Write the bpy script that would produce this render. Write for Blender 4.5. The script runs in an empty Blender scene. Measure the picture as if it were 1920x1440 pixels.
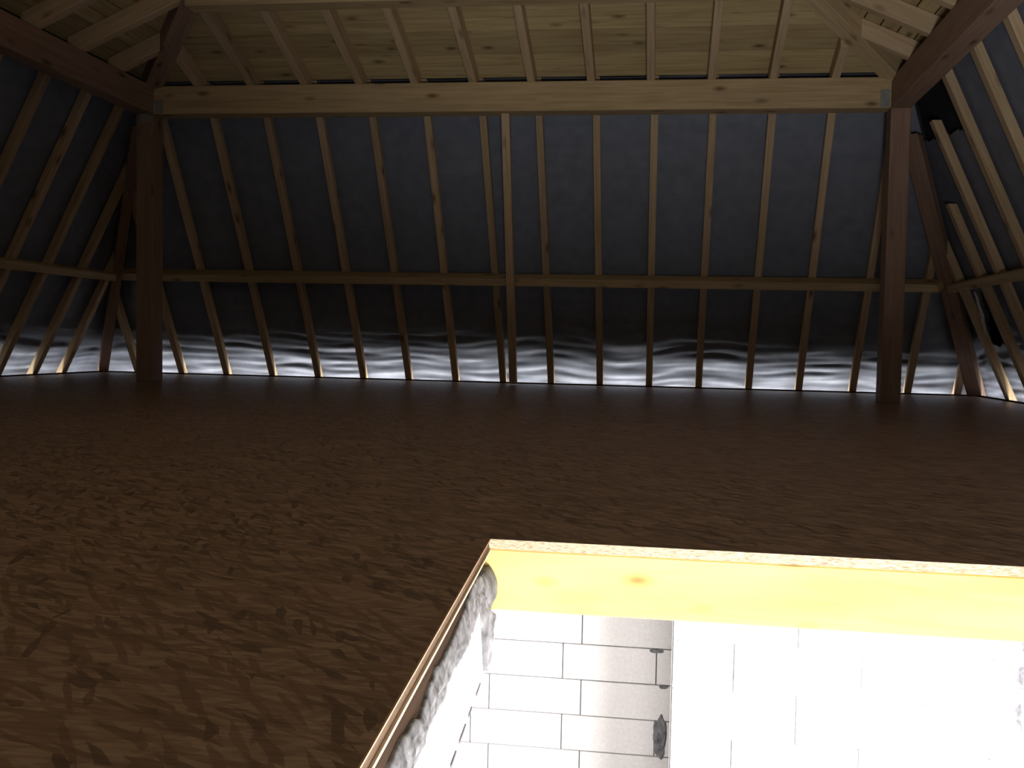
import bpy, bmesh, math, random
from mathutils import Vector, Matrix, noise
import numpy as np

random.seed(7)
rng = np.random.default_rng(7)
scene = bpy.context.scene
col = scene.collection
V = Vector

# ------------------------------------------------------------------ camera
H = 0.45
F_PX, YAW, PITCH, ROLL, CX, CY = 1570.36, 0.1120, 0.0408, 0.0222, 1059.05, 706.42
cam_data = bpy.data.cameras.new('camera')
cam = bpy.data.objects.new('camera', cam_data)
col.objects.link(cam)
scene.camera = cam
cam_data.sensor_width = 36.0
cam_data.sensor_fit = 'HORIZONTAL'
cam_data.lens = F_PX / 1920 * 36
cam_data.shift_x = -(CX - 960) / 1920
cam_data.shift_y = (CY - 720) / 1920
cam_data.clip_start = 0.02
rv = V((math.cos(YAW), math.sin(YAW), 0))
fh = V((-math.sin(YAW), math.cos(YAW), 0))
fw = fh * math.cos(PITCH) - V((0, 0, 1)) * math.sin(PITCH)
uv = V((0, 0, 1)) * math.cos(PITCH) + fh * math.sin(PITCH)
cr = rv * math.cos(ROLL) + uv * math.sin(ROLL)
cu = uv * math.cos(ROLL) - rv * math.sin(ROLL)
M = Matrix.Identity(4)
for i in range(3):
    M[i][0], M[i][1], M[i][2] = cr[i], cu[i], -fw[i]
M[2][3] = H
cam.matrix_world = M

# ------------------------------------------------------------------ world, exposure
w = bpy.data.worlds.new('World')
scene.world = w
w.use_nodes = True
w.node_tree.nodes['Background'].inputs[0].default_value = (0.55, 0.62, 0.72, 1)
w.node_tree.nodes['Background'].inputs[1].default_value = 0.02
vs = scene.view_settings
vs.view_transform = 'Standard'
vs.look = 'None'
vs.exposure = 0.0
vs.gamma = 1.0
vs.use_curve_mapping = False


def area_light(name, loc, target, sx, sy, power, color, spread=math.pi):
    ld = bpy.data.lights.new(name, 'AREA')
    ld.shape = 'RECTANGLE'
    ld.size, ld.size_y = sx, sy
    ld.energy = power
    ld.color = color
    ld.spread = spread
    o = bpy.data.objects.new(name, ld)
    col.objects.link(o)
    o.location = loc
    o.rotation_euler = (V(target) - V(loc)).to_track_quat('-Z', 'Y').to_euler()
    return o


# bright storey below: light that fills the stairwell and spills up through the opening
area_light('storey_below_light', (0.38, -0.42, -0.70), (0.40, 0.20, -0.10), 0.75, 1.2, 136, (1.0, 0.975, 0.94))
area_light('stairwell_fill_light', (0.98, 2.2, -0.13), (0.95, 2.4, -1.5), 0.7, 0.3, 350, (1.0, 0.97, 0.98))  # added fill hidden behind the far joist, whitens the block walls
# daylight coming up through the open eaves on three sides
EAVE = (1.0, 0.975, 0.91)
area_light('eaves_daylight_back', (-1.55, 8.985, -0.46), (-1.55, 8.985, 1), 9.4, 0.12, 170.0, EAVE)
area_light('eaves_daylight_left', (-6.392, 3.6, -0.46), (-6.392, 3.6, 1), 0.12, 10.4, 150.0, EAVE)
area_light('eaves_daylight_right', (3.30, 3.6, -0.46), (3.30, 3.6, 1), 0.12, 10.4, 210.0, EAVE)


# ------------------------------------------------------------------ materials
def new_mat(name):
    m = bpy.data.materials.new(name)
    m.use_nodes = True
    nt = m.node_tree
    return m, nt, nt.nodes, nt.links, nt.nodes['Principled BSDF']


def ramp(nodes, stops, interp='LINEAR'):
    r = nodes.new('ShaderNodeValToRGB')
    r.color_ramp.interpolation = interp
    e = r.color_ramp.elements
    e[0].position, e[0].color = stops[0][0], (*stops[0][1], 1)
    e[1].position, e[1].color = stops[-1][0], (*stops[-1][1], 1)
    for p, c in stops[1:-1]:
        x = e.new(p)
        x.color = (*c, 1)
    return r


def mix(nodes, links, fac, a, b, mode='MIX'):
    n = nodes.new('ShaderNodeMix')
    n.data_type = 'RGBA'
    n.blend_type = mode
    for key, v in ((0, fac), (6, a), (7, b)):
        if hasattr(v, 'is_linked') or hasattr(v, 'links'):
            links.new(v, n.inputs[key])
        else:
            n.inputs[key].default_value = v if key == 0 else (*v, 1)
    return n.outputs[2]


def wood(name, light, mid, dark, rough=0.62, knots=True, grain=1.0, tint=0.25, kscale=(3.2, 8.5, 8.5)):
    m, nt, N, L, B = new_mat(name)
    tc = N.new('ShaderNodeTexCoord')
    oi = N.new('ShaderNodeObjectInfo')
    add = N.new('ShaderNodeVectorMath'); add.operation = 'MULTIPLY_ADD'
    comb = N.new('ShaderNodeCombineXYZ')
    for k in range(3):
        L.new(oi.outputs['Random'], comb.inputs[k])
    L.new(comb.outputs[0], add.inputs[0])
    add.inputs[1].default_value = (37.0, 11.0, 17.0)
    L.new(tc.outputs['Object'], add.inputs[2])
    mp = N.new('ShaderNodeMapping')
    mp.inputs['Scale'].default_value = (1.1, 22 * grain, 22 * grain)
    L.new(add.outputs[0], mp.inputs[0])
    n1 = N.new('ShaderNodeTexNoise')
    n1.inputs['Scale'].default_value = 1.6
    n1.inputs['Detail'].default_value = 5
    n1.inputs['Distortion'].default_value = 0.6
    L.new(mp.outputs[0], n1.inputs['Vector'])
    r1 = ramp(N, [(0.28, dark), (0.5, mid), (0.72, light)])
    L.new(n1.outputs['Fac'], r1.inputs[0])
    c = r1.outputs[0]
    if knots:
        mk = N.new('ShaderNodeMapping')
        mk.inputs['Scale'].default_value = kscale
        L.new(add.outputs[0], mk.inputs[0])
        vo = N.new('ShaderNodeTexVoronoi')
        vo.inputs['Scale'].default_value = 1.0
        L.new(mk.outputs[0], vo.inputs['Vector'])
        rk = ramp(N, [(0.06, (1, 1, 1)), (0.16, (0.45, 0.45, 0.45)), (0.26, (0, 0, 0))])
        L.new(vo.outputs['Distance'], rk.inputs[0])
        # only some cells carry a knot
        lt = N.new('ShaderNodeMath'); lt.operation = 'GREATER_THAN'
        sep = N.new('ShaderNodeSeparateColor')
        L.new(vo.outputs['Color'], sep.inputs[0])
        L.new(sep.outputs[0], lt.inputs[0]); lt.inputs[1].default_value = 0.45
        mu = N.new('ShaderNodeMath'); mu.operation = 'MULTIPLY'
        L.new(rk.outputs[0], mu.inputs[0]); L.new(lt.outputs[0], mu.inputs[1])
        c = mix(N, L, mu.outputs[0], c, tuple(x * 0.42 for x in dark))
    # each piece of timber a touch lighter or darker
    mr = N.new('ShaderNodeMapRange')
    mr.inputs['To Min'].default_value = 1 - tint
    mr.inputs['To Max'].default_value = 1.0
    L.new(oi.outputs['Random'], mr.inputs[0])
    hs = N.new('ShaderNodeHueSaturation')
    L.new(mr.outputs[0], hs.inputs['Value'])
    L.new(c, hs.inputs['Color'])
    L.new(hs.outputs[0], B.inputs['Base Color'])
    B.inputs['Roughness'].default_value = rough
    B.inputs['Specular IOR Level'].default_value = 0.25
    bp = N.new('ShaderNodeBump'); bp.inputs['Strength'].default_value = 0.15; bp.inputs['Distance'].default_value = 0.002
    L.new(n1.outputs['Fac'], bp.inputs['Height']); L.new(bp.outputs[0], B.inputs['Normal'])
    return m


def noisy(name, c1, c2, scale, rough=0.8, spec=0.3, bump=0.0, stretch=(1, 1, 1), detail=6, bdist=0.004):
    m, nt, N, L, B = new_mat(name)
    tc = N.new('ShaderNodeTexCoord')
    mp = N.new('ShaderNodeMapping'); mp.inputs['Scale'].default_value = stretch
    L.new(tc.outputs['Object'], mp.inputs[0])
    n1 = N.new('ShaderNodeTexNoise')
    n1.inputs['Scale'].default_value = scale
    n1.inputs['Detail'].default_value = detail
    L.new(mp.outputs[0], n1.inputs['Vector'])
    r = ramp(N, [(0.3, c1), (0.7, c2)])
    L.new(n1.outputs['Fac'], r.inputs[0])
    L.new(r.outputs[0], B.inputs['Base Color'])
    B.inputs['Roughness'].default_value = rough
    B.inputs['Specular IOR Level'].default_value = spec
    if bump:
        bp = N.new('ShaderNodeBump'); bp.inputs['Strength'].default_value = bump; bp.inputs['Distance'].default_value = bdist
        L.new(n1.outputs['Fac'], bp.inputs['Height']); L.new(bp.outputs[0], B.inputs['Normal'])
    return m


def osb(name, edge=False):
    m, nt, N, L, B = new_mat(name)
    tc = N.new('ShaderNodeTexCoord')
    src = tc.outputs['Object']

    def strands(rot, sc, off):
        mr = N.new('ShaderNodeMapping')
        mr.inputs['Rotation'].default_value = (0, 0, rot)
        mr.inputs['Location'].default_value = (off, off * 1.7, 0)
        L.new(src, mr.inputs[0])
        nz = N.new('ShaderNodeTexNoise'); nz.inputs['Scale'].default_value = 7
        L.new(mr.outputs[0], nz.inputs['Vector'])
        sub = N.new('ShaderNodeVectorMath'); sub.operation = 'SUBTRACT'
        L.new(nz.outputs['Color'], sub.inputs[0]); sub.inputs[1].default_value = (.5, .5, .5)
        ma = N.new('ShaderNodeVectorMath'); ma.operation = 'MULTIPLY_ADD'
        L.new(sub.outputs[0], ma.inputs[0]); ma.inputs[1].default_value = (0.03, 0.016, 0); L.new(mr.outputs[0], ma.inputs[2])
        ms = N.new('ShaderNodeMapping'); ms.inputs['Scale'].default_value = sc
        L.new(ma.outputs[0], ms.inputs[0])
        vo = N.new('ShaderNodeTexVoronoi'); vo.inputs['Scale'].default_value = 1.0
        vo.voronoi_dimensions = '2D'
        L.new(ms.outputs[0], vo.inputs['Vector'])
        sp = N.new('ShaderNodeSeparateColor'); L.new(vo.outputs['Color'], sp.inputs[0])
        return vo, sp

    _, s1 = strands(0.15, (8, 70, 1), 0.0)
    c1 = ramp(N, [(0.0, (0.33, 0.225, 0.175)), (0.45, (0.39, 0.27, 0.21)), (1.0, (0.47, 0.335, 0.265))])
    L.new(s1.outputs[0], c1.inputs[0])
    c = c1.outputs[0]
    for k, (rot, sc, off, thr, dk) in enumerate([(0.62, (12, 95, 1), 3.1, 0.60, (0.35, 0.24, 0.185)),
                                                 (-0.5, (10, 70, 1), 7.7, 0.66, (0.45, 0.32, 0.25)),
                                                 (0.25, (15, 105, 1), 31.7, 0.70, (0.30, 0.20, 0.155)),
                                                 (0.85, (13, 95, 1), 11.3, 0.80, (0.27, 0.175, 0.135)),
                                                 (0.42, (14, 100, 1), 17.9, 0.84, (0.235, 0.155, 0.118)),
                                                 (0.62, (17, 85, 1), 23.9, 0.92, (0.18, 0.12, 0.092)),
                                                 (1.15, (18, 80, 1), 41.3, 0.93, (0.18, 0.12, 0.092))]):
        vo, s = strands(rot, sc, off)
        gt = N.new('ShaderNodeMapRange'); gt.inputs['From Min'].default_value = thr; gt.inputs['From Max'].default_value = min(1, thr + 0.04)
        L.new(s.outputs[1], gt.inputs[0])
        mu = N.new('ShaderNodeMath'); mu.operation = 'MULTIPLY'
        L.new(gt.outputs[0], mu.inputs[0]); mu.inputs[1].default_value = 0.85
        c = mix(N, L, mu.outputs[0], c, dk)
    # fine fibre along the strands
    mf = N.new('ShaderNodeMapping'); mf.inputs['Scale'].default_value = (14, 160, 1); mf.inputs['Rotation'].default_value = (0, 0, 0.25)
    L.new(src, mf.inputs[0])
    nf = N.new('ShaderNodeTexNoise'); nf.inputs['Scale'].default_value = 1.0; nf.inputs['Detail'].default_value = 3
    L.new(mf.outputs[0], nf.inputs['Vector'])
    rf = ramp(N, [(0.3, (0.72, 0.72, 0.72)), (0.7, (1.12, 1.12, 1.12))])
    L.new(nf.outputs['Fac'], rf.inputs[0])
    c = mix(N, L, 1.0, c, rf.outputs[0], 'MULTIPLY')
    L.new(c, B.inputs['Base Color'])
    B.inputs['Roughness'].default_value = 0.42
    B.inputs['Specular IOR Level'].default_value = 0.4
    bp = N.new('ShaderNodeBump'); bp.inputs['Strength'].default_value = 0.25; bp.inputs['Distance'].default_value = 0.0015
    L.new(nf.outputs['Fac'], bp.inputs['Height']); L.new(bp.outputs[0], B.inputs['Normal'])
    return m


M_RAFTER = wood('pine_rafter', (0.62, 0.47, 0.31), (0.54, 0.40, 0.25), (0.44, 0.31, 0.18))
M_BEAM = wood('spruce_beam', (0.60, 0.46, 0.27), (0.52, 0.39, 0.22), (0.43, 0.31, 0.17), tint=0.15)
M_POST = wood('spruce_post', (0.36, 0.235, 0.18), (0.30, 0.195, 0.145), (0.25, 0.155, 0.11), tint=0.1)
M_BOARD = wood('roof_board', (0.62, 0.50, 0.27), (0.54, 0.42, 0.22), (0.42, 0.31, 0.15), grain=0.7, tint=0.35)
M_JOIST = wood('yellow_pine', (0.84, 0.64, 0.25), (0.80, 0.58, 0.20), (0.72, 0.48, 0.13), grain=0.4, tint=0.0, kscale=(5.5, 0.4, 13))
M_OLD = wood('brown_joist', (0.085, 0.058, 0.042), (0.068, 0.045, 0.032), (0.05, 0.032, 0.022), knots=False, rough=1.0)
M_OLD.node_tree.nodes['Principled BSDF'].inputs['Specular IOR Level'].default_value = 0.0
M_MEMB = noisy('roof_membrane', (0.145, 0.165, 0.215), (0.19, 0.21, 0.27), 9.0, rough=0.55, spec=0.3, bump=0.15)
M_SKIN = noisy('roof_outer_felt', (0.02, 0.02, 0.022), (0.03, 0.03, 0.032), 4.0, rough=0.9)
M_OSB = osb('osb_floor')
M_OSBE = noisy('osb_cut_edge', (0.26, 0.19, 0.12), (0.74, 0.62, 0.45), 75, rough=0.8, stretch=(1, 1, 6))
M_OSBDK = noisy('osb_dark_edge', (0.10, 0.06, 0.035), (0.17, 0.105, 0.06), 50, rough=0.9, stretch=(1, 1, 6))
M_STRIP = noisy('cream_strip', (0.72, 0.6, 0.4), (0.8, 0.7, 0.5), 30)
M_PINK = noisy('pinkish_lip', (0.5, 0.33, 0.23), (0.6, 0.42, 0.3), 30)
M_BLOCK = noisy('aerated_block', (0.74, 0.72, 0.715), (0.82, 0.80, 0.79), 55, rough=0.95, bump=0.3)
M_JOINT = noisy('thin_bed_joint', (0.12, 0.12, 0.125), (0.2, 0.2, 0.21), 30, rough=0.95)
M_MORTAR = noisy('grey_mortar', (0.07, 0.07, 0.075), (0.27, 0.27, 0.285), 42, rough=0.95, bump=0.8, stretch=(1, 1, 0.5), bdist=0.008)
M_CONC = noisy('rough_concrete', (0.55, 0.54, 0.53), (0.72, 0.71, 0.70), 26, rough=0.95, bump=0.5)
M_WHITE = noisy('lower_wall_paint', (0.74, 0.73, 0.72), (0.8, 0.79, 0.78), 6, rough=0.95)
M_LFLOOR = noisy('screed', (0.34, 0.33, 0.32), (0.45, 0.44, 0.42), 12, rough=0.9)
M_STEEL = noisy('galvanised_steel', (0.2, 0.21, 0.2), (0.3, 0.31, 0.3), 30, rough=0.5)


# ------------------------------------------------------------------ builders
def tag(o, label=None, cat=None, group=None, kind=None):
    if label: o['label'] = label
    if cat: o['category'] = cat
    if group: o['group'] = group
    if kind: o['kind'] = kind
    return o


def link(name, me, mat, parent=None, mw=None):
    o = bpy.data.objects.new(name, me)
    col.objects.link(o)
    if mat and not me.materials:
        me.materials.append(mat)
    if mw is not None:
        o.matrix_world = mw
    if parent is not None:
        o.parent = parent
        o.matrix_parent_inverse = parent.matrix_basis.inverted()
    return o


def empty(name, loc=(0, 0, 0)):
    o = bpy.data.objects.new(name, None)
    o.empty_display_size = 0.1
    col.objects.link(o)
    o.location = loc
    return o


def frame(origin, xd, zd):
    x = V(xd).normalized()
    z = V(zd); z = (z - x * z.dot(x)).normalized()
    y = z.cross(x)
    m = Matrix.Identity(4)
    for i in range(3):
        m[i][0], m[i][1], m[i][2], m[i][3] = x[i], y[i], z[i], origin[i]
    return m


def solid(name, pts, faces, mat, xd, zd, parent=None, bevel=0.0, origin=None):
    """Mesh from world points, stored in a local frame whose x runs along the piece."""
    pts = [V(p) for p in pts]
    o = origin or sum(pts, V((0, 0, 0))) / len(pts)
    mw = frame(o, xd, zd)
    inv = mw.inverted()
    bm = bmesh.new()
    vs_ = [bm.verts.new(inv @ p) for p in pts]
    for f in faces:
        bm.faces.new([vs_[i] for i in f])
    bmesh.ops.recalc_face_normals(bm, faces=bm.faces)
    if bevel:
        bmesh.ops.bevel(bm, geom=list(bm.edges), offset=bevel, segments=1, profile=0.5, affect='EDGES')
    me = bpy.data.meshes.new(name)
    bm.to_mesh(me); bm.free()
    return link(name, me, mat, parent, mw)


HEX = [(0, 1, 2, 3), (7, 6, 5, 4), (0, 4, 5, 1), (1, 5, 6, 2), (2, 6, 7, 3), (3, 7, 4, 0)]


def cut(p, d, plane):
    q, n = plane
    return p + d * ((V(q) - p).dot(V(n)) / d.dot(V(n)))


def beam(name, p, d, wv, dv, pa, pb, mat, parent=None, bevel=0.004):
    """Timber along d: section spanned by wv (width) and dv (depth) from corner p, cut by planes pa and pb."""
    p, d, wv, dv = V(p), V(d).normalized(), V(wv), V(dv)
    c = [p, p + wv, p + wv + dv, p + dv]
    pts = [cut(q, d, pa) for q in c] + [cut(q, d, pb) for q in c]
    return solid(name, pts, HEX, mat, d, dv, parent, bevel)


def box(name, lo, hi, mat, parent=None, bevel=0.0, xd=None):
    (x0, y0, z0), (x1, y1, z1) = lo, hi
    pts = [(x0, y0, z0), (x1, y0, z0), (x1, y1, z0), (x0, y1, z0), (x0, y0, z1), (x1, y0, z1), (x1, y1, z1), (x0, y1, z1)]
    dims = (x1 - x0, y1 - y0, z1 - z0)
    ax = dims.index(max(dims))
    xd = xd or [(1, 0, 0), (0, 1, 0), (0, 0, 1)][ax]
    zd = (0, 0, 1) if ax != 2 else (0, -1, 0)
    return solid(name, pts, HEX, mat, xd, zd, parent, bevel)


ORD = ['first', 'second', 'third', 'fourth', 'fifth', 'sixth', 'seventh', 'eighth', 'ninth', 'tenth', 'eleventh', 'twelfth',
       'thirteenth', 'fourteenth', 'fifteenth', 'sixteenth', 'seventeenth', 'eighteenth', 'nineteenth', 'twentieth']

# ------------------------------------------------------------------ room geometry (metres)
D, XL, XR, YF = 8.90, -6.307, 3.214, -4.2        # floor edge: back, left, right, front
SB, SL, SR = 1.98, 1.98, 2.2                     # steepness of the lower slopes
PXL, PXR, PYB, PYF = -4.70, 1.867, 7.332, -2.6   # inner faces of the purlin ring
PW, PZ0, PZ1 = 0.165, 2.47, 2.725
MEMB = 0.078                                     # membrane behind the rafters' inner faces
A2 = 0.44                                        # pitch of the upper roof
OPX0, OPY1, OPX1, OPY0 = -0.374, 1.858, 1.45, -0.95


def nb(): return V((0, SB, 1)).normalized()      # outward normals of the lower slopes
def nl(): return V((-SL, 0, 1)).normalized()
def nr(): return V((SR, 0, 1)).normalized()


# ---------------------------------------------------------------- membrane walls
def vplane(side, a, z, off):
    """point on a lower slope: a runs along the eave, z is the height, off is outward from the rafters' inner face"""
    if side == 'b': return V((a, D - z / SB, z)) + nb() * off
    if side == 'l': return V((XL + z / SL, a, z)) + nl() * off
    if side == 'r': return V((XR - z / SR, a, z)) + nr() * off
    return V((a, YF + z / SB, z)) + V((0, -SB, 1)).normalized() * off


def arange(side, z, off):
    """ends of the eave line of a slope at height z (where it meets its neighbours)"""
    eb = D - z / SB + off * math.sqrt(1 + 1 / SB ** 2)
    ef = YF + z / SB - off * math.sqrt(1 + 1 / SB ** 2)
    el = XL + z / SL - off * math.sqrt(1 + 1 / SL ** 2)
    er = XR - z / SR + off * math.sqrt(1 + 1 / SR ** 2)
    return (el, er) if side in 'bf' else (ef, eb)


def wrinkle(a, z, seed):
    """folds of the slack sheet: long shallow waves lying across the slope, fading out up the roof"""
    slack = 0.22 + 0.78 * max(0.0, min(1.0, (1.15 - z) / 0.8))
    warp = 0.12 * noise.noise(V((a * 0.8, z * 0.7, seed))) + 0.03 * noise.noise(V((a * 2.6, z * 2, seed + 50)))
    zz = z + warp
    n = noise.noise(V((a * 0.9, zz * 9.0, seed + 3))) * 0.55
    n += noise.noise(V((a * 1.6, zz * 19.0, seed + 9))) * 0.34
    n += (0.5 - abs(noise.noise(V((a * 1.2 + z, zz * 13.0, seed + 14))))) * 0.5
    n += (0.5 - abs(noise.noise(V((a * 2.4, zz * 31.0, seed + 19))))) * 0.16
    return 0.030 * slack * n + 0.008 * noise.noise(V((a * 1.7, z * 1.5, seed + 30)))


def membrane(name, side, seed, na, z0=-0.62, z1=2.86, nz=230, holes=None):
    zs = [z0 + (z1 - z0) * (j / nz) ** 1.25 for j in range(nz + 1)]
    pts, idx = [], []
    for z in zs:
        a0, a1 = arange(side, z, MEMB + 0.012)
        for i in range(na + 1):
            a = a0 + (a1 - a0) * i / na
            edge = min(1.0, min(a - a0, a1 - a) / 0.12)
            pts.append((vplane(side, a, z, MEMB + 0.012 + wrinkle(a, z, seed) * edge), a, z))
    faces = []
    for j in range(nz):
        for i in range(na):
            q = j * (na + 1) + i
            ids = (q, q + 1, q + na + 2, q + na + 1)
            if holes:
                aa = sum(pts[k][1] for k in ids) / 4
                zz = sum(pts[k][2] for k in ids) / 4
                if holes(aa, zz):
                    continue
            faces.append(ids)
    me = bpy.data.meshes.new(name)
    me.from_pydata([p[0] for p in pts], [], faces)
    me.polygons.foreach_set('use_smooth', [True] * len(faces))
    o = link(name, me, M_MEMB)
    # outer felt layer behind the sheet
    a = [vplane(side, k, z, MEMB + 0.075) for z in (z0, z1) for k in arange(side, z, MEMB + 0.075)]
    sk = bpy.data.meshes.new('outer_felt')
    sk.from_pydata(a, [], [(0, 1, 3, 2)])
    s = link('outer_felt', sk, M_SKIN, o)
    return tag(o, kind='structure')


def right_holes(a, z):
    # ragged tear beside the hip, and the open slot under the purlin where the sheet stops short
    j = 0.05 * noise.noise(V((a * 9, z * 9, 4)))
    cx = 7.86 + (0.92 - z) * 0.45
    if 0.47 + j < z < 1.0 and abs(a - cx) < 0.11 + j + 0.05 * (1 - z): return True
    if a > 6.72 and z > 2.16 + 0.12 * (a - 7.0) + j * 0.5: return True
    return False


membrane('wall_back', 'b', 1.0, 300)
membrane('wall_left', 'l', 5.0, 260)
membrane('wall_right', 'r', 9.0, 360, holes=right_holes)
membrane('wall_front', 'f', 13.0, 40, nz=30)

# the torn flap of sheet hanging at the tear
def flap():
    bm = bmesh.new()
    n, mrows = 8, 10
    grid = []
    for j in range(mrows + 1):
        t = j / mrows
        z = 0.98 - 0.52 * t
        a = 8.02 + (0.95 - z) * 0.45
        row = []
        for i in range(n + 1):
            s = i / n
            wd = 0.035 + 0.06 * math.sin(math.pi * min(1, t * 1.15)) + 0.012 * math.sin(t * 21)
            off = MEMB - 0.012 - 0.05 * math.sin(s * 2.6) * (0.4 + t * 0.5)
            row.append(bm.verts.new(vplane('r', a - wd * s, z - 0.02 * s, off)))
        grid.append(row)
    for j in range(mrows):
        for i in range(n):
            bm.faces.new((grid[j][i], grid[j][i + 1], grid[j + 1][i + 1], grid[j + 1][i]))
    me = bpy.data.meshes.new('torn_flap')
    bm.to_mesh(me); bm.free()
    for p in me.polygons: p.use_smooth = True
    return link('torn_flap', me, M_CONC, bpy.data.objects['wall_right'])


fl = flap()
fl['label'] = 'pale torn flap of roofing sheet beside the dark hole'

# ---------------------------------------------------------------- floor: OSB panels round the stair opening
floor = tag(empty('floor'), kind='structure')


def clip(poly, q, n):
    """keep the part of a 2D polygon where (p-q).n >= 0"""
    out = []
    for i in range(len(poly)):
        a, b = poly[i], poly[(i + 1) % len(poly)]
        da = (a[0] - q[0]) * n[0] + (a[1] - q[1]) * n[1]
        db = (b[0] - q[0]) * n[0] + (b[1] - q[1]) * n[1]
        if da >= 0: out.append(a)
        if da * db < 0:
            t = da / (da - db)
            out.append((a[0] + (b[0] - a[0]) * t, a[1] + (b[1] - a[1]) * t))
    return out


LD = (0.0684, -1.0)                               # direction of the opening's left edge, towards the camera
LN = (-1.0, -0.0684)                              # pointing left, away from the opening
FN = (0.0119, 1.0)                                # pointing away from the opening's far edge
CNR = (OPX0, OPY1)


def left_x(y): return OPX0 + (OPY1 - y) * 0.0684
def far_y(x): return OPY1 - 0.0119 * (x - OPX0)


def prism(name, poly, z0, z1, mat, parent, mats=None):
    cxm = sum(p[0] for p in poly) / len(poly); cym = sum(p[1] for p in poly) / len(poly)
    n = len(poly)
    vs_ = [(p[0] - cxm, p[1] - cym, 0) for p in poly] + [(p[0] - cxm, p[1] - cym, z0 - z1) for p in poly]
    faces = [tuple(range(n)), tuple(range(2 * n - 1, n - 1, -1))] + [(i, i + n, (i + 1) % n + n, (i + 1) % n) for i in range(n)]
    me = bpy.data.meshes.new(name)
    me.from_pydata(vs_, [], faces)
    me.materials.append(mat)
    if mats:
        me.materials.append(mats)
        for f in me.polygons[2:]: f.material_index = 1
    return link(name, me, mat, parent, Matrix.Translation((cxm, cym, z1)))


PWID, PLEN, GAP = 1.25, 2.5, 0.0002
OSB_T = 0.022
row = 0
y = OPY1 - 2 * PWID * 2 - 0.0
ys = []
yy = OPY1 + 0.44 - 5 * PWID
while yy < D:
    ys.append(yy); yy += PWID
for r_, y0 in enumerate(ys):
    # panels laid lengthwise across the attic, joints staggered
    x0 = 0.232 - 4 * PLEN + (PLEN / 2 if r_ % 2 else 0)
    while x0 < XR:
        px0, px1 = max(x0, XL) + GAP, min(x0 + PLEN, XR) - GAP
        py0, py1 = max(y0, YF) + GAP, min(y0 + PWID, D) - GAP
        x0 += PLEN
        if px1 - px0 < 0.03 or py1 - py0 < 0.03: continue
        base = [(px0, py0), (px1, py0), (px1, py1), (px0, py1)]
        fn = (-FN[0], -FN[1])
        far = clip(base, CNR, FN)
        rest = clip(base, CNR, fn)
        left = clip(rest, CNR, LN) if rest else []
        rest = clip(rest, CNR, (-LN[0], -LN[1])) if rest else []
        right = clip(rest, (OPX1, 0), (1, 0)) if rest else []
        rest = clip(rest, (OPX1, 0), (-1, 0)) if rest else []
        near = clip(rest, (0, OPY0), (0, -1)) if rest else []
        for poly in (far, left, right, near):
            if len(poly) < 3: continue
            ar = abs(sum(poly[i][0] * poly[(i + 1) % len(poly)][1] - poly[(i + 1) % len(poly)][0] * poly[i][1] for i in range(len(poly)))) / 2
            if ar < 0.002: continue
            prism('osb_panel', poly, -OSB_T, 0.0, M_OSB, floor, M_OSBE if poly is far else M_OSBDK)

# low batten closing the floor edge; added unseen boards below block eaves light
for nm, lo, hi, lab in (('edge_batten', (XL, D - 0.03, 0.0), (XR, D, 0.013), 'dark edge batten along the floor under the back slope'),
                        ('edge_batten', (XL, 1.5, 0.0), (XL + 0.03, D - 0.031, 0.013), 'dark edge batten along the floor under the left slope'),
                        ('edge_batten', (XR - 0.03, 1.5, 0.0), (XR, D - 0.031, 0.013), 'dark edge batten along the floor under the right slope')):
    tag(box(nm, lo, hi, M_OLD), lab, 'batten', 'battens along the floor edge')
box('eaves_light_block', (XL, D - 0.045, -0.5), (XR, D, -OSB_T), M_OLD, floor)
box('eaves_light_block', (XL, YF, -0.5), (XL + 0.045, D - 0.046, -OSB_T), M_OLD, floor)
box('eaves_light_block', (XR - 0.045, YF, -0.5), (XR, D - 0.046, -OSB_T), M_OLD, floor)

# ---------------------------------------------------------------- posts and purlin ring
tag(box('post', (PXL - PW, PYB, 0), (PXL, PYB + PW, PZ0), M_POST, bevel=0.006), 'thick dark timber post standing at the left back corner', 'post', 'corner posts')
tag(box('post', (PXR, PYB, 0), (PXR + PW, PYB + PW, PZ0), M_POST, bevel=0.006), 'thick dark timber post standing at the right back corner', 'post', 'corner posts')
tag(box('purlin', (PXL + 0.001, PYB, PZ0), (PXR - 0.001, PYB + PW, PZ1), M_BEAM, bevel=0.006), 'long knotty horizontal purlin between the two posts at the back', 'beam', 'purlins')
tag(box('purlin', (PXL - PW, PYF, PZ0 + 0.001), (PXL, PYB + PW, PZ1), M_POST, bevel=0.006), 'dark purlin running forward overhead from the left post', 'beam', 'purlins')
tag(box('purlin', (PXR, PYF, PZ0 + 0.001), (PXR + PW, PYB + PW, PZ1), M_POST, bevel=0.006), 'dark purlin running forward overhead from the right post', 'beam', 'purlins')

# ---------------------------------------------------------------- lower slopes: hips, rafters, rails
RW, RD = 0.069, 0.068
ZB, ZT = -0.40, 2.806
hipL_t = V((1 / SL, -1 / SB, 1)); hipR_t = V((-1 / SR, -1 / SB, 1))
C_L, C_R = V((XL, D, 0)), V((XR, D, 0))


def hip(c, t, label, ztop, hw=0.10):
    plan = V((t.x, t.y, 0)).normalized()
    side = V((-plan.y, plan.x, 0))
    d = t.normalized()
    up = d.cross(side)
    if up.dot(plan) > 0: up = -up                 # outward
    front, back = (0.06, 0.088) if hw > 0.12 else (0.035, 0.085)
    o = beam('hip_rafter', c - side * hw / 2 - up * front, d, side * hw, up * back,
             ((0, 0, ZB), (0, 0, 1)), ((0, 0, ztop), (0, 0, 1)), M_POST)
    tag(o, label, 'rafter', 'hip rafters of the lower slopes')
    return plan, side


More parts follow.
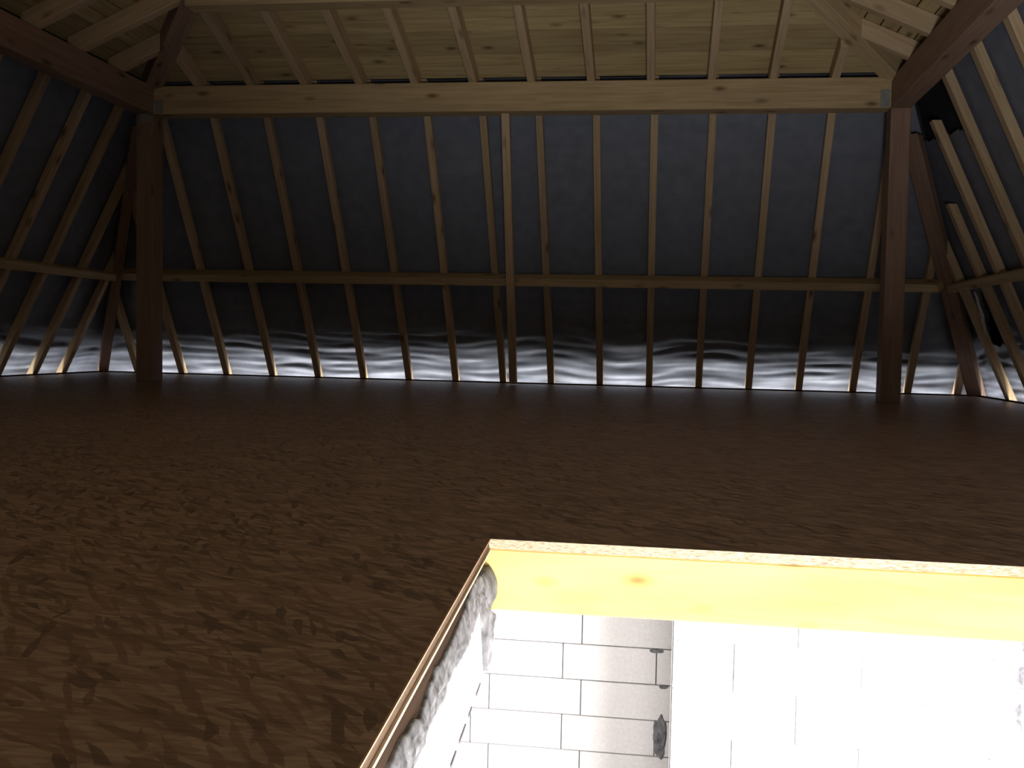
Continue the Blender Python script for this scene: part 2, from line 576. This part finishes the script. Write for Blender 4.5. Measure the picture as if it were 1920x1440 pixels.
pl, sl_ = hip(C_L, hipL_t, 'hip rafter rising from the left back floor corner', 2.44)
pr, sr_ = hip(C_R, hipR_t, 'broad hip rafter rising from the right back floor corner', 2.33, 0.15)

BX = {-3: -5.92, -2: -5.388, -1: -4.855, 0: -4.317, 1: -3.786, 2: -3.267, 3: -2.753, 4: -2.230, 5: -1.706, 6: -1.184, 7: -0.659,
      8: -0.137, 9: 0.381, 10: 0.898, 11: 1.410, 12: 1.952, 13: 2.497, 14: 2.985}
db = V((0, -1, SB)).normalized()
for k, (i, x) in enumerate(BX.items()):
    top = ((0, 0, ZT), (0, 0, 1))
    if i <= -2: top = (C_L - sl_ * 0.0 + V((0.07, 0.0, 0)), sl_)
    if i >= 13: top = (C_R + V((-0.07, 0.0, 0)), sr_)
    o = beam('rafter', (x, D, 0), db, (RW, 0, 0), nb() * RD, ((0, 0, ZB), (0, 0, 1)), top, M_RAFTER)
    tag(o, f'{ORD[k]} rafter from the left on the steep back slope below the purlin', 'rafter', 'rafters of the steep back slope')

LY = [8.24, 7.82, 7.34, 6.885, 6.385, 5.88, 5.38, 4.88, 4.38]
dl = V((1, 0, SL)).normalized()
for k, yv in enumerate(LY):
    top = ((0, 0, ZT), (0, 0, 1))
    if yv > 7.5: top = (C_L + V((0.0, -0.07, 0)), sl_)
    o = beam('rafter', (XL, yv, 0), dl, (0, RW, 0), nl() * RD, ((0, 0, ZB), (0, 0, 1)), top, M_RAFTER)
    tag(o, f'{ORD[k]} rafter on the steep left slope counting from the back corner', 'rafter', 'rafters of the steep left slope')

RY = [8.2, 7.67, 7.27, 6.72, 6.14, 5.58, 5.04, 4.5]
dr = V((-1, 0, SR)).normalized()
for k, yv in enumerate(RY):
    top = ((0, 0, ZT - 0.1), (0, 0, 1))
    if yv > 8.0: top = (C_R + V((0, -0.07, 0)), sr_)
    elif yv > 7.5: top = ((0, 0, 1.72), (0, 0, 1))
    elif yv > 7.0: top = ((0, 0, 2.33), (0, 0, 1))
    o = beam('rafter', (XR, yv - RW - 0.01, 0), dr, (0, RW + 0.01, 0), nr() * RD, ((0, 0, ZB), (0, 0, 1)), top, M_RAFTER)
    tag(o, f'{ORD[k]} rafter on the steep right slope counting from the back corner', 'rafter', 'rafters of the steep right slope')

# horizontal rails across the rafters
RAIL_Z = 1.06
RT, RH = 0.14, 0.08
db_up = db
o = beam('rail', V((0, D, 0)) - nb() * (RT + 0.001) + db * (RAIL_Z / db.z), (1, 0, 0), nb() * RT, db * RH,
         (C_L + V((0.03, 0, 0)), sl_), (C_R - V((0.03, 0, 0)), sr_), M_BEAM)
tag(o, 'horizontal rail crossing the back slope at half height', 'rail', 'rails across the lower slopes')
o = beam('rail', V((XL, 0, 0)) - nl() * (RT * 0.5 + 0.001) + dl * ((RAIL_Z - 0.04) / dl.z), (0, 1, 0), nl() * RT * 0.5, dl * RH,
         ((0, 3.9, 0), (0, 1, 0)), (C_L + V((0, -0.03, 0)), sl_), M_BEAM)
tag(o, 'horizontal rail crossing the left slope at half height', 'rail', 'rails across the lower slopes')
o = beam('rail', V((XR, 0, 0)) - nr() * (RT * 0.5 + 0.001) + dr * ((RAIL_Z - 0.04) / dr.z), (0, 1, 0), nr() * RT * 0.5, dr * RH,
         ((0, 3.9, 0), (0, 1, 0)), (C_R + V((0, -0.03, 0)), sr_), M_BEAM)
tag(o, 'horizontal rail crossing the right slope at half height', 'rail', 'rails across the lower slopes')

# strut leaning beside the middle rafter, from under the purlin to the floor edge
s0, s1 = V((-1.53, 8.49, 0.013)), V((-1.455, 7.40, PZ0))
sd = (s1 - s0).normalized()
sn = V((0, -sd.z, sd.y)).normalized()
o = beam('strut', s0, sd, (0.074, 0, 0), -sn * 0.07 if sn.y < 0 else sn * 0.07, ((0, 0, 0.014), (0, 0, 1)), ((0, 0, PZ0 - 0.001), (0, 0, 1)), M_RAFTER)
tag(o, 'slim leaning strut under the middle of the back purlin', 'strut')

# ---------------------------------------------------------------- upper roof: boards, rafters, hips
XM = (PXL + PXR) / 2
HALF = (PXR - PXL) / 2
URD = 0.15                                        # rafter depth, vertical
ceiling = tag(empty('ceiling', (0, 0, PZ1)), kind='structure')
nrm = {'b': V((0, A2, 1)).normalized(), 'r': V((A2, 0, 1)).normalized(), 'l': V((-A2, 0, 1)).normalized(), 'f': V((0, -A2, 1)).normalized()}


def upt(side, a, u, off=0.0):
    """point of the upper slope: u is the distance inwards from the purlin's inner face, a the position along it"""
    z = PZ1 + A2 * u + off
    if side == 'b': return V((a, PYB - u, z))
    if side == 'f': return V((a, PYF + u, z))
    if side == 'r': return V((PXR - u, a, z))
    return V((PXL + u, a, z))


def uends(side, u):
    if side in 'bf': return (PXL + u, PXR - u)
    return (PYF + u, PYB - u)


for side in 'brlf':
    u = -0.155
    k = 0
    while u < HALF - 0.02:
        wd = 0.128
        g = 0.0035 + (0.012 if side == 'b' and k in (5,) else 0.0) + (0.005 if side in 'rl' else 0)
        u0, u1 = u, min(u + wd - g, HALF - 0.001)
        (a0, a1), (b0, b1) = uends(side, u0), uends(side, u1)
        lift = URD + 0.001 + rng.uniform(0, 0.004)
        low = [upt(side, a0, u0, lift), upt(side, a1, u0, lift), upt(side, b1, u1, lift), upt(side, b0, u1, lift)]
        th = nrm[side] * 0.02
        pts = low + [p + th for p in low]
        if (low[1] - low[0]).length > 0.05:
            solid('roof_board', pts, HEX, M_BOARD, low[1] - low[0], nrm[side], ceiling)
        u += wd
        k += 1
# unseen roof sheet added above the boards, stops light leaking through the gaps
cpts = [upt('b', PXL - 0.6, -0.6, URD + 0.06), upt('b', PXR + 0.6, -0.6, URD + 0.06), upt('f', PXR + 0.6, -0.6, URD + 0.06),
        upt('f', PXL - 0.6, -0.6, URD + 0.06), upt('b', XM, HALF, URD + 0.06), upt('f', XM, HALF, URD + 0.06)]
me = bpy.data.meshes.new('roof_light_seal')
me.from_pydata(cpts, [], [(0, 1, 4), (1, 2, 5, 4), (2, 3, 5), (3, 0, 4, 5)])
tag(link('roof_light_seal', me, M_SKIN), kind='structure')

# upper hips
for (cx_, sx, lab) in ((PXL, 1, 'dark upper hip rafter rising above the left post'), (PXR, -1, 'broad upper hip rafter rising above the right post')):
    d = V((sx, -1, A2))
    side = V((1, sx, 0)).normalized()
    dn = d.normalized().cross(side)
    if dn.z > 0: dn = -dn
    c = V((cx_, PYB, PZ1 + URD - 0.004))
    hw, hd = (0.15, 0.17)
    st = V((sx, -1, 0))
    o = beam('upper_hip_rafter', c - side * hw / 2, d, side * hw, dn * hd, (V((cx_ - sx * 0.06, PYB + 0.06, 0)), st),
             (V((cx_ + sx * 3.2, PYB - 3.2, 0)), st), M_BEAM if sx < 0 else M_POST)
    tag(o, lab, 'rafter', 'upper hip rafters')

# upper rafters of the back slope
UX = [-4.31, -3.80, -3.29, -2.775, -2.265, -1.738, -1.215, -0.690, -0.172, 0.346, 0.862, 1.375]
for k, x in enumerate(UX):
    umax = min(x - PXL, PXR - x - 0.07) - 0.10
    ui = min(umax, HALF - 0.08)
    if ui < 0.1: ui = 0.1
    d = V((0, -1, A2)).normalized()
    o = beam('upper_rafter', upt('b', x, 0, 0.001), d, (0.069, 0, 0), (0, 0, URD - 0.002),
             ((0, PYB + 0.115, 0), (0, 1, 0)), ((0, PYB - ui, 0), (0, 1, 0)), M_RAFTER)
    tag(o, f'{ORD[k]} upper rafter from the left under the back roof boards', 'rafter', 'upper rafters of the back slope')

for side, sgn, ylist, word in (('r', -1, [6.86, 6.36, 5.86, 5.34, 4.82, 4.3], 'right'), ('l', 1, [6.86, 6.36, 5.86, 5.34, 4.82, 4.3], 'left')):
    for k, yv in enumerate(ylist):
        px = PXR if side == 'r' else PXL
        ui = min(PYB - yv - 0.08, HALF - 0.1)
        if ui < 0.25: ui = 0.25
        d = V((sgn, 0, A2)).normalized()
        o = beam('upper_rafter', upt(side, yv, 0, 0.001), d, (0, 0.075, 0), (0, 0, URD - 0.002),
                 ((px - sgn * 0.115, 0, 0), (1, 0, 0)), ((px + sgn * ui, 0, 0), (1, 0, 0)), M_RAFTER)
        tag(o, f'{ORD[k]} upper rafter under the {word} roof boards counting from the back', 'rafter', f'upper rafters of the {word} slope')

# cross beam under the upper rafters
tag(box('collar_beam', (-3.72, 6.20, 2.985), (0.86, 6.35, 3.155), M_BEAM, bevel=0.005), 'horizontal cross beam under the upper rafters near the top', 'beam')

# steel plates at the post heads
def plate(lo, hi, lab):
    tag(box('steel_bracket', lo, hi, M_STEEL, bevel=0.001), lab, 'bracket', 'steel brackets at the post heads')


plate((PXL - 0.13, PYB - 0.004, 2.40), (PXL - 0.02, PYB - 0.0005, 2.55), 'grey steel bracket on the head of the left post')
plate((PXL + 0.02, PYB - 0.004, 2.475), (PXL + 0.10, PYB - 0.0005, 2.60), 'grey steel bracket joining the purlin to the left post')
plate((PXR - 0.09, PYB - 0.004, 2.475), (PXR - 0.015, PYB - 0.0005, 2.62), 'grey steel bracket joining the purlin to the right post')
plate((PXR + PW + 0.001, PYB + 0.03, 2.28), (PXR + PW + 0.005, PYB + 0.13, 2.455), 'grey steel bracket on the outer side of the right post')

# ---------------------------------------------------------------- stair opening
JZ0, JZ1 = -0.164, -OSB_T - 0.001
SLABZ = -0.308
pts = []
for z in (JZ0, JZ1):
    for x, off in ((OPX0 - 0.04, 0), (2.6, 0), (2.6, 0.08), (OPX0 - 0.04, 0.08)):
        pts.append((x, far_y(x) + 0.004 + off, z))
o = solid('trimmer_joist', pts, HEX, M_JOIST, (1, -0.0119, 0), (0, 0, 1), bevel=0.004)
tag(o, 'bright yellow pine joist along the far edge of the stair opening', 'joist')


def along(y0, y1, out0, out1, z0, z1):
    """box following the opening's left edge; out is the distance to the left of the edge"""
    pts = []
    for z in (z0, z1):
        for (y, off) in ((y0, out0), (y1, out0), (y1, out1), (y0, out1)):
            pts.append((left_x(y) - off, y, z))
    return pts


YE = 1.857
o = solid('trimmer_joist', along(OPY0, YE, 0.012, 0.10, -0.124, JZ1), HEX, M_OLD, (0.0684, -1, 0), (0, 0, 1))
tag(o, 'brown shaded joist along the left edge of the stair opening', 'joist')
o = solid('edge_strip', along(OPY0, YE, -0.004, 0.010, JZ1 - 0.006, JZ1 - 0.0005), HEX, M_STRIP, (0.0684, -1, 0), (0, 0, 1))
tag(o, 'thin cream strip under the floor panel at the left opening edge', 'strip')
o = solid('edge_strip', along(OPY0, YE, -0.003, 0.0, -0.0035, -0.0005), HEX, M_PINK, (0.0684, -1, 0), (0, 0, 1), floor)  # thin pinkish strip along the panel's top edge

# stairwell walls
well_l = solid('wall_stair_left', along(OPY0, YE, 0.006, 0.26, SLABZ, -0.125), HEX, M_CONC, (0.0684, -1, 0), (0, 0, 1))
tag(well_l, kind='structure')


# mortar smeared over the joist and slab edge, with ragged borders
TOPB = [(1.86, -0.058), (1.78, -0.05), (1.696, -0.034), (1.583, -0.052), (1.425, -0.049), (1.294, -0.040), (1.252, -0.045), (1.188, -0.064), (1.116, -0.049),
        (1.042, -0.042), (0.996, -0.047), (0.971, -0.073), (0.85, -0.06), (0.6, -0.05), (0.2, -0.06), (-0.9, -0.05)]
BOTB = [(1.86, -0.30), (1.84, -0.30), (1.80, -0.20), (1.77, -0.142), (1.638, -0.139), (1.529, -0.135), (1.432, -0.118), (1.333, -0.134), (1.231, -0.124), (1.193, -0.136),
        (1.1, -0.137), (0.9, -0.13), (0.5, -0.14), (-0.9, -0.13)]


def lerp(tab, y):
    for (a, va), (b, vb) in zip(tab, tab[1:]):
        if b <= y <= a: return va + (vb - va) * (a - y) / (a - b)
    return tab[-1][1]


def mortar():
    bm = bmesh.new()
    NY, NZ = 260, 26
    g = []
    for i in range(NY + 1):
        y = 1.853 - (1.853 + 0.6) * (i / NY) ** 1.3
        t = lerp(TOPB, y) - 0.018 * min(1.0, (1.9 - y) * 5) - 0.022 * max(0.0, min(1.0, (1.62 - y) * 4)) + 0.006 * noise.noise(V((y * 38, 2, 0))) + 0.004 * noise.noise(V((y * 110, 5, 0)))
        b = lerp(BOTB, y) - 0.022 * max(0.0, min(1.0, (1.76 - y) * 6)) + 0.008 * noise.noise(V((y * 30, 7, 0))) + 0.006 * noise.noise(V((y * 90, 9, 0)))
        lump = max(0.0, (y - 1.76) / 0.09)
        row = []
        for j in range(NZ + 1):
            s = j / NZ
            z = t + (b - t) * s
            th = 0.007 * math.sin(math.pi * min(1, max(0, s))) ** 0.5
            th += lump * 0.024 * math.sin(math.pi * min(1, s * 1.9 + 0.12)) if s < 0.46 else lump * 0.022 * (1 - 0.35 * s)
            r = 0.005 * noise.noise(V((y * 45, z * 60, 3))) + 0.004 * noise.noise(V((y * 130, z * 130, 8)))
            row.append(bm.verts.new((left_x(y) - 0.008 + th + r * math.sin(math.pi * s), y, z)))
        g.append(row)
    for i in range(NY):
        for j in range(NZ):
            bm.faces.new((g[i][j], g[i + 1][j], g[i + 1][j + 1], g[i][j + 1]))
    # closed end facing the camera at the far corner, and a back so the smear has thickness
    back = [[bm.verts.new((left_x(g[i][j].co.y) - 0.012, g[i][j].co.y, g[i][j].co.z)) for j in (0, NZ)] for i in range(NY + 1)]
    for i in range(NY):
        bm.faces.new((g[i][0], back[i][0], back[i + 1][0], g[i + 1][0]))
        bm.faces.new((g[i][NZ], g[i + 1][NZ], back[i + 1][1], back[i][1]))
    me = bpy.data.meshes.new('mortar_smear')
    bm.to_mesh(me); bm.free()
    for p in me.polygons: p.use_smooth = True
    o = link('mortar_smear', me, M_MORTAR, well_l)
    o['label'] = 'rough grey mortar smeared along the left opening edge'


mortar()

# broken dark line along the slab's lower edge
for k in range(9):
    y1 = 1.80 - k * 0.105 - rng.uniform(0, 0.03)
    solid('slab_edge_dash', along(y1 - rng.uniform(0.03, 0.085), y1, 0.003, 0.02, SLABZ - 0.001, SLABZ + rng.uniform(0.002, 0.0045)), HEX, M_JOINT, (0.0684, -1, 0), (0, 0, 1), well_l)

# lower storey: block walls, ceiling slab, floor
ZLF = -2.75
WTOP = -0.095
YA, YBW = 4.0, 5.2                               # projecting pier, recessed wall
XP, XRW, XLW, YN = 0.10, 1.70, -2.6, -1.7


def blockwall(name, face_y, x0, x1, seam, rows, depth, extra=None):
    """rows: list of (z0, z1, first joint offset); one object per block, recessed dark joints"""
    wobj = box(name, (x0, face_y + 0.012, ZLF), (x1, face_y + depth, WTOP), M_JOINT)
    tag(wobj, kind='structure')
    cache = {}
    for (z0, z1, off) in rows:
        xs = [x0]
        k = math.ceil((x0 - off) / 0.59)
        xj = off + k * 0.59
        while xj < x1 - 0.03:
            if xj > x0 + 0.03: xs.append(xj)
            xj += 0.59
        xs.append(x1)
        for a, b in zip(xs, xs[1:]):
            g = 0.0035
            dx, dz = round(b - a - 2 * g, 4), round(z1 - z0 - 2 * g, 4)
            key = (dx, dz)
            if key not in cache:
                bm = bmesh.new()
                bmesh.ops.create_cube(bm, size=1.0)
                for v in bm.verts:
                    v.co = V((v.co.x * dx, v.co.y * 0.03, v.co.z * dz))
                bmesh.ops.bevel(bm, geom=list(bm.edges), offset=0.002, segments=1, profile=0.5, affect='EDGES')
                me = bpy.data.meshes.new('block')
                bm.to_mesh(me); bm.free()
                cache[key] = me
            link('block', cache[key], M_BLOCK, wobj, Matrix.Translation(((a + b) / 2, face_y + 0.015 - rng.uniform(0, 0.002), (z0 + z1) / 2)))
    return wobj


rowsL = []
zj = -1.452 + 0.2285 * 6
offs = (-0.439, -0.558)
for r_ in range(13):
    z1 = min(zj, WTOP); z0 = max(zj - 0.2285, ZLF)
    if z1 - z0 > 0.03: rowsL.append((z0, z1, offs[r_ % 2 == 1] if True else 0))
    zj -= 0.2285
rowsL = [(a, b, (-0.439 if i % 2 == 1 else -0.558)) for i, (a, b, c) in enumerate(rowsL)]
wL = blockwall('wall_stair_back', YBW, XLW, XRW, 0, rowsL, 0.2)
rowsR = []
zj = -0.966 + 0.234 * 4
for r_ in range(13):
    z1 = min(zj + 0.234, WTOP); z0 = max(zj, ZLF)
    if z1 - z0 > 0.03: rowsR.append([z0, z1, 0])
    zj -= 0.234
for rr in rowsR:
    n_ = round((rr[0] + 0.966) / 0.234)
    rr[2] = 0.686 if n_ % 2 == 0 else 0.98
wR = blockwall('wall_stair_pier', YA, XP, XRW, 0, rowsR, 0.13)
# reveal of the pier
box('pier_side', (XP - 0.002, YA + 0.03, ZLF), (XP + 0.001, YA + 0.13, WTOP), M_BLOCK, wR)

for nm, lo, hi, mt in (('wall_stair_right', (XRW, YN, ZLF), (XRW + 0.2, YBW + 0.2, WTOP), M_WHITE),
                       ('wall_stair_far_left', (XLW - 0.2, YN, ZLF), (XLW, YBW + 0.2, WTOP), M_WHITE),
                       ('wall_stair_near', (XLW, YN - 0.2, ZLF), (XRW, YN, SLABZ), M_WHITE),
                       ('floor_lower', (XLW - 0.2, YN - 0.2, ZLF - 0.1), (XRW + 0.2, YBW + 0.2, ZLF), M_LFLOOR)):
    tag(box(nm, lo, hi, mt), kind='structure')
# ceiling slab of the storey below, round the opening
tag(box('ceiling_lower', (XLW - 0.2, far_y(0) + 0.10, -0.09), (XRW + 0.2, YBW + 0.2, -0.05), M_WHITE), kind='structure')
for lo, hi in (((XLW - 0.2, YN - 0.2, SLABZ), (OPX0 - 0.24, far_y(0) + 0.099, JZ0 - 0.002)),
               ((OPX1 + 0.02, YN - 0.2, SLABZ), (XRW + 0.2, far_y(0) + 0.099, JZ0 - 0.002)),
               ((OPX0 - 0.02, YN - 0.2, SLABZ), (OPX1 + 0.019, OPY0 - 0.02, JZ0 - 0.002))):
    box('slab_piece', lo, hi, M_CONC, bpy.data.objects['ceiling_lower'])
for lo, hi in (((OPX1, OPY0, JZ0), (OPX1 + 0.08, OPY1 + 0.0, JZ1)), ((OPX0 - 0.3, OPY0 - 0.08, JZ0), (OPX1 + 0.08, OPY0 - 0.001, JZ1))):
    box('side_joist', lo, hi, M_JOIST, floor)


# grey mortar patches on the block walls
def patch(name, cx, cz, rx, rz, y, seed, parent, label):
    bm = bmesh.new()
    n = 36
    rim, cen = [], []
    for i in range(n):
        a = 2 * math.pi * i / n
        r = 1 + 0.32 * noise.noise(V((math.cos(a) * 1.6, math.sin(a) * 1.6, seed))) + 0.16 * noise.noise(V((math.cos(a) * 5, math.sin(a) * 5, seed)))
        rim.append(bm.verts.new((cx + rx * r * math.cos(a), y, cz + rz * r * math.sin(a))))
        cen.append(bm.verts.new((cx + rx * r * 0.8 * math.cos(a), y - 0.006, cz + rz * r * 0.86 * math.sin(a))))
    for i in range(n):
        j = (i + 1) % n
        bm.faces.new((rim[i], rim[j], cen[j], cen[i]))
    bm.faces.new(cen)
    bmesh.ops.recalc_face_normals(bm, faces=bm.faces)
    me = bpy.data.meshes.new(name)
    bm.to_mesh(me); bm.free()
    o = link(name, me, M_MORTAR, parent)
    o['label'] = label


patch('mortar_patch', 0.065, -2.0, 0.045, 0.13, YBW - 0.001, 3, wL, 'grey mortar patch on the recessed block wall')
patch('mortar_patch', 0.03, -1.465, 0.05, 0.012, YBW - 0.001, 8, wL, 'small mortar squeeze at a block joint')
patch('mortar_patch', 0.08, -1.69, 0.03, 0.012, YBW - 0.001, 11, wL, 'small mortar squeeze at a lower block joint')
patch('mortar_patch', 1.70, -1.08, 0.045, 0.2, YA - 0.001, 5, wR, 'bluish grey mortar in the right corner of the pier wall')
